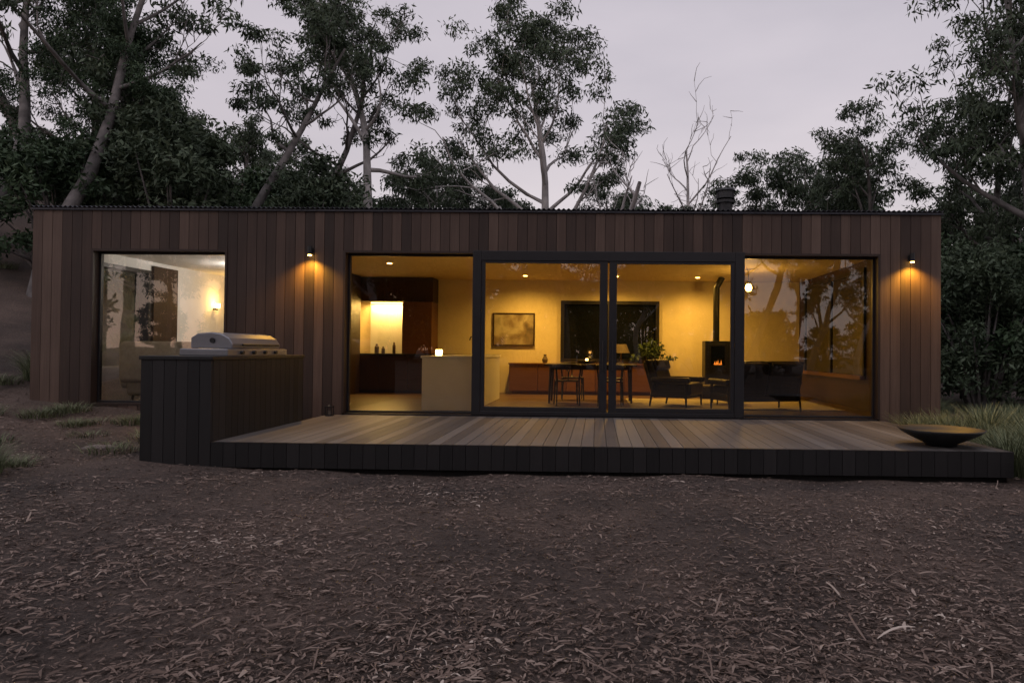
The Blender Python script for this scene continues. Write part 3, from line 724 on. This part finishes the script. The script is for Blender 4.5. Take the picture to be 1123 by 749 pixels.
light('pendant_light','POINT',(2.97,13.5,2.5),22,WARM,pd,shadow_soft_size=.06)
pp=empty('potted_plant'); mb=MB(); mb.lathe([(0,0),(.08,0),(.1,.1),(.09,.16),(0,.15)],(1.05,15.7,1.052),18); obj('pot',mb,'pot',pp)
R=np.random.default_rng(5); C=[np.array([1.3,15.6,1.38])+R.normal(size=3)*np.array([.22,.1,.15]) for k in range(20)]
v,f,r=leafcloud(R,C,[.13]*20,34,ll=.10,lw=.04); link('foliage',mesh_np('plf',v,f,r,['leafdark']),parent=pp)
mb=MB()
for k in range(12): mb.tube([(1.05,15.7,1.2),tuple(C[k])],.004,4)
obj('stems',mb,'bark',pp)
mb=MB(); mb.lathe([(0,0),(.05,0),(.07,.08),(.03,.16),(.035,.2),(0,.2)],(-1.2,15.7,1.052),16); obj('vase',mb,'pot')
mb=MB(); mb.tube([(.55,15.7,1.052),(.55,15.7,1.3)],.012,8); mb.lathe([(.2,0),(.12,.2),(.11,.2),(.19,0)],(.55,15.7,1.3),18,mi=1); obj('table_lamp',mb,['brass','pot'])
ac=empty('upholstered_armchair',(-7.2,11.45,.345))
mb=MB(); mb.box(-.55,.55,-.4,.35,.18,.5); mb.box(-.62,.62,-.48,-.26,.4,1.08); mb.box(-.66,-.5,-.4,.35,.3,.72);mb.box(.5,.66,-.4,.35,.3,.72)
obj('upholstery',mb,'beige',ac,bevel=.10,seg=6)
mb=MB()
for sx in(-1,1):
    for sy in(-.35,.3): mb.tube([(sx*.45,sy,0),(sx*.43,sy,.2)],.02,8)
obj('legs',mb,'dwood',ac)
sc=empty('bedside_sconce'); mb=MB(); mb.lathe([(0,0),(.05,0),(.055,.1),(0,.1)],(XL+.3,15.2,2.22),14); obj('shade',mb,'bulb',sc)
mb=MB(); mb.box(XL+.2,XL+.3,15.18,15.22,2.17,2.21); obj('bracket',mb,'black',sc)
light('sconce_light','POINT',(XL+.42,15.2,2.4),9,(1,.55,.14),sc,shadow_soft_size=.04)
bl=empty('bedroom_ceiling_light'); mb=MB(); mb.lathe([(0,0),(.12,.01),(.14,.04),(.14,.06)],(-7.0,13.4,2.915),24); obj('diffuser',mb,'white',bl)
light('ceiling_light','POINT',(-7.0,13.4,2.80),42,(1,.9,.8),bl,shadow_soft_size=.1)
bd=empty('bed'); mb=MB(); mb.box(-8.5,-6.9,13.9,15.9,.345,.62); obj('base',mb,'dwood',bd); mb=MB(); mb.box(-8.5,-6.9,13.85,15.9,.63,.9); mb.box(-8.4,-7.75,15.3,15.8,.88,1.05);mb.box(-7.65,-7.0,15.3,15.8,.88,1.05); obj('mattress',mb,'beige',bd,bevel=.06,seg=4)

# ------------------------------------------------------------ world
w=bpy.data.worlds.new('World'); scene.world=w; w.use_nodes=True; nt=w.node_tree
bg=nt.nodes['Background']; out=nt.nodes['World Output']
sk=N(nt,'ShaderNodeTexSky'); sk.sky_type='NISHITA'; sk.sun_disc=False; sk.sun_elevation=math.radians(3); sk.sun_rotation=math.radians(200)
nt.links.new(sk.outputs[0],bg.inputs['Color']); bg.inputs['Strength'].default_value=0.03
tc=N(nt,'ShaderNodeTexCoord'); sp=N(nt,'ShaderNodeSeparateXYZ'); nt.links.new(tc.outputs['Generated'],sp.inputs[0])
r=ramp(nt,[(0.52,0.455,0.475),(0.42,0.38,0.42),(0.34,0.325,0.37)],[0.0,0.35,0.9]); nt.links.new(sp.outputs['Z'],r.inputs['Fac'])
nz=N(nt,'ShaderNodeTexNoise'); nz.inputs['Scale'].default_value=2.2; nz.inputs['Detail'].default_value=5
mp=N(nt,'ShaderNodeMapping'); mp.inputs['Scale'].default_value=(1,1,3); nt.links.new(tc.outputs['Generated'],mp.inputs[0]); nt.links.new(mp.outputs[0],nz.inputs['Vector'])
r2=ramp(nt,[(0.92,0.92,0.93),(1.08,1.07,1.06)],[0.35,0.65]); nt.links.new(nz.outputs['Fac'],r2.inputs['Fac'])
mx=N(nt,'ShaderNodeMix',data_type='RGBA',blend_type='MULTIPLY'); mx.inputs[0].default_value=1
nt.links.new(r.outputs[0],mx.inputs[6]); nt.links.new(r2.outputs[0],mx.inputs[7])
b2=N(nt,'ShaderNodeBackground'); nt.links.new(mx.outputs[2],b2.inputs['Color']); b2.inputs['Strength'].default_value=1.38
ad=N(nt,'ShaderNodeAddShader'); nt.links.new(bg.outputs[0],ad.inputs[0]); nt.links.new(b2.outputs[0],ad.inputs[1]); nt.links.new(ad.outputs[0],out.inputs['Surface'])
light('sun','SUN',(0,-10,20),0.45,(0.97,0.93,1.0),None,rot=(math.radians(30),math.radians(-12),0),angle=math.radians(40))

# ------------------------------------------------------------ camera
cam=bpy.data.cameras.new('camera'); co=bpy.data.objects.new('camera',cam); COL.objects.link(co)
cam.sensor_width=36; cam.lens=24.0; cam.shift_x=-0.070; cam.clip_end=600; cam.clip_start=0.05
Mx=Matrix.Rotation(0.02,4,'Z')@Matrix.Rotation(math.pi/2+0.0137,4,'X')@Matrix.Rotation(0.010,4,'Z')
co.matrix_world=Matrix.Translation((0,0,1.34))@Mx
scene.camera=co
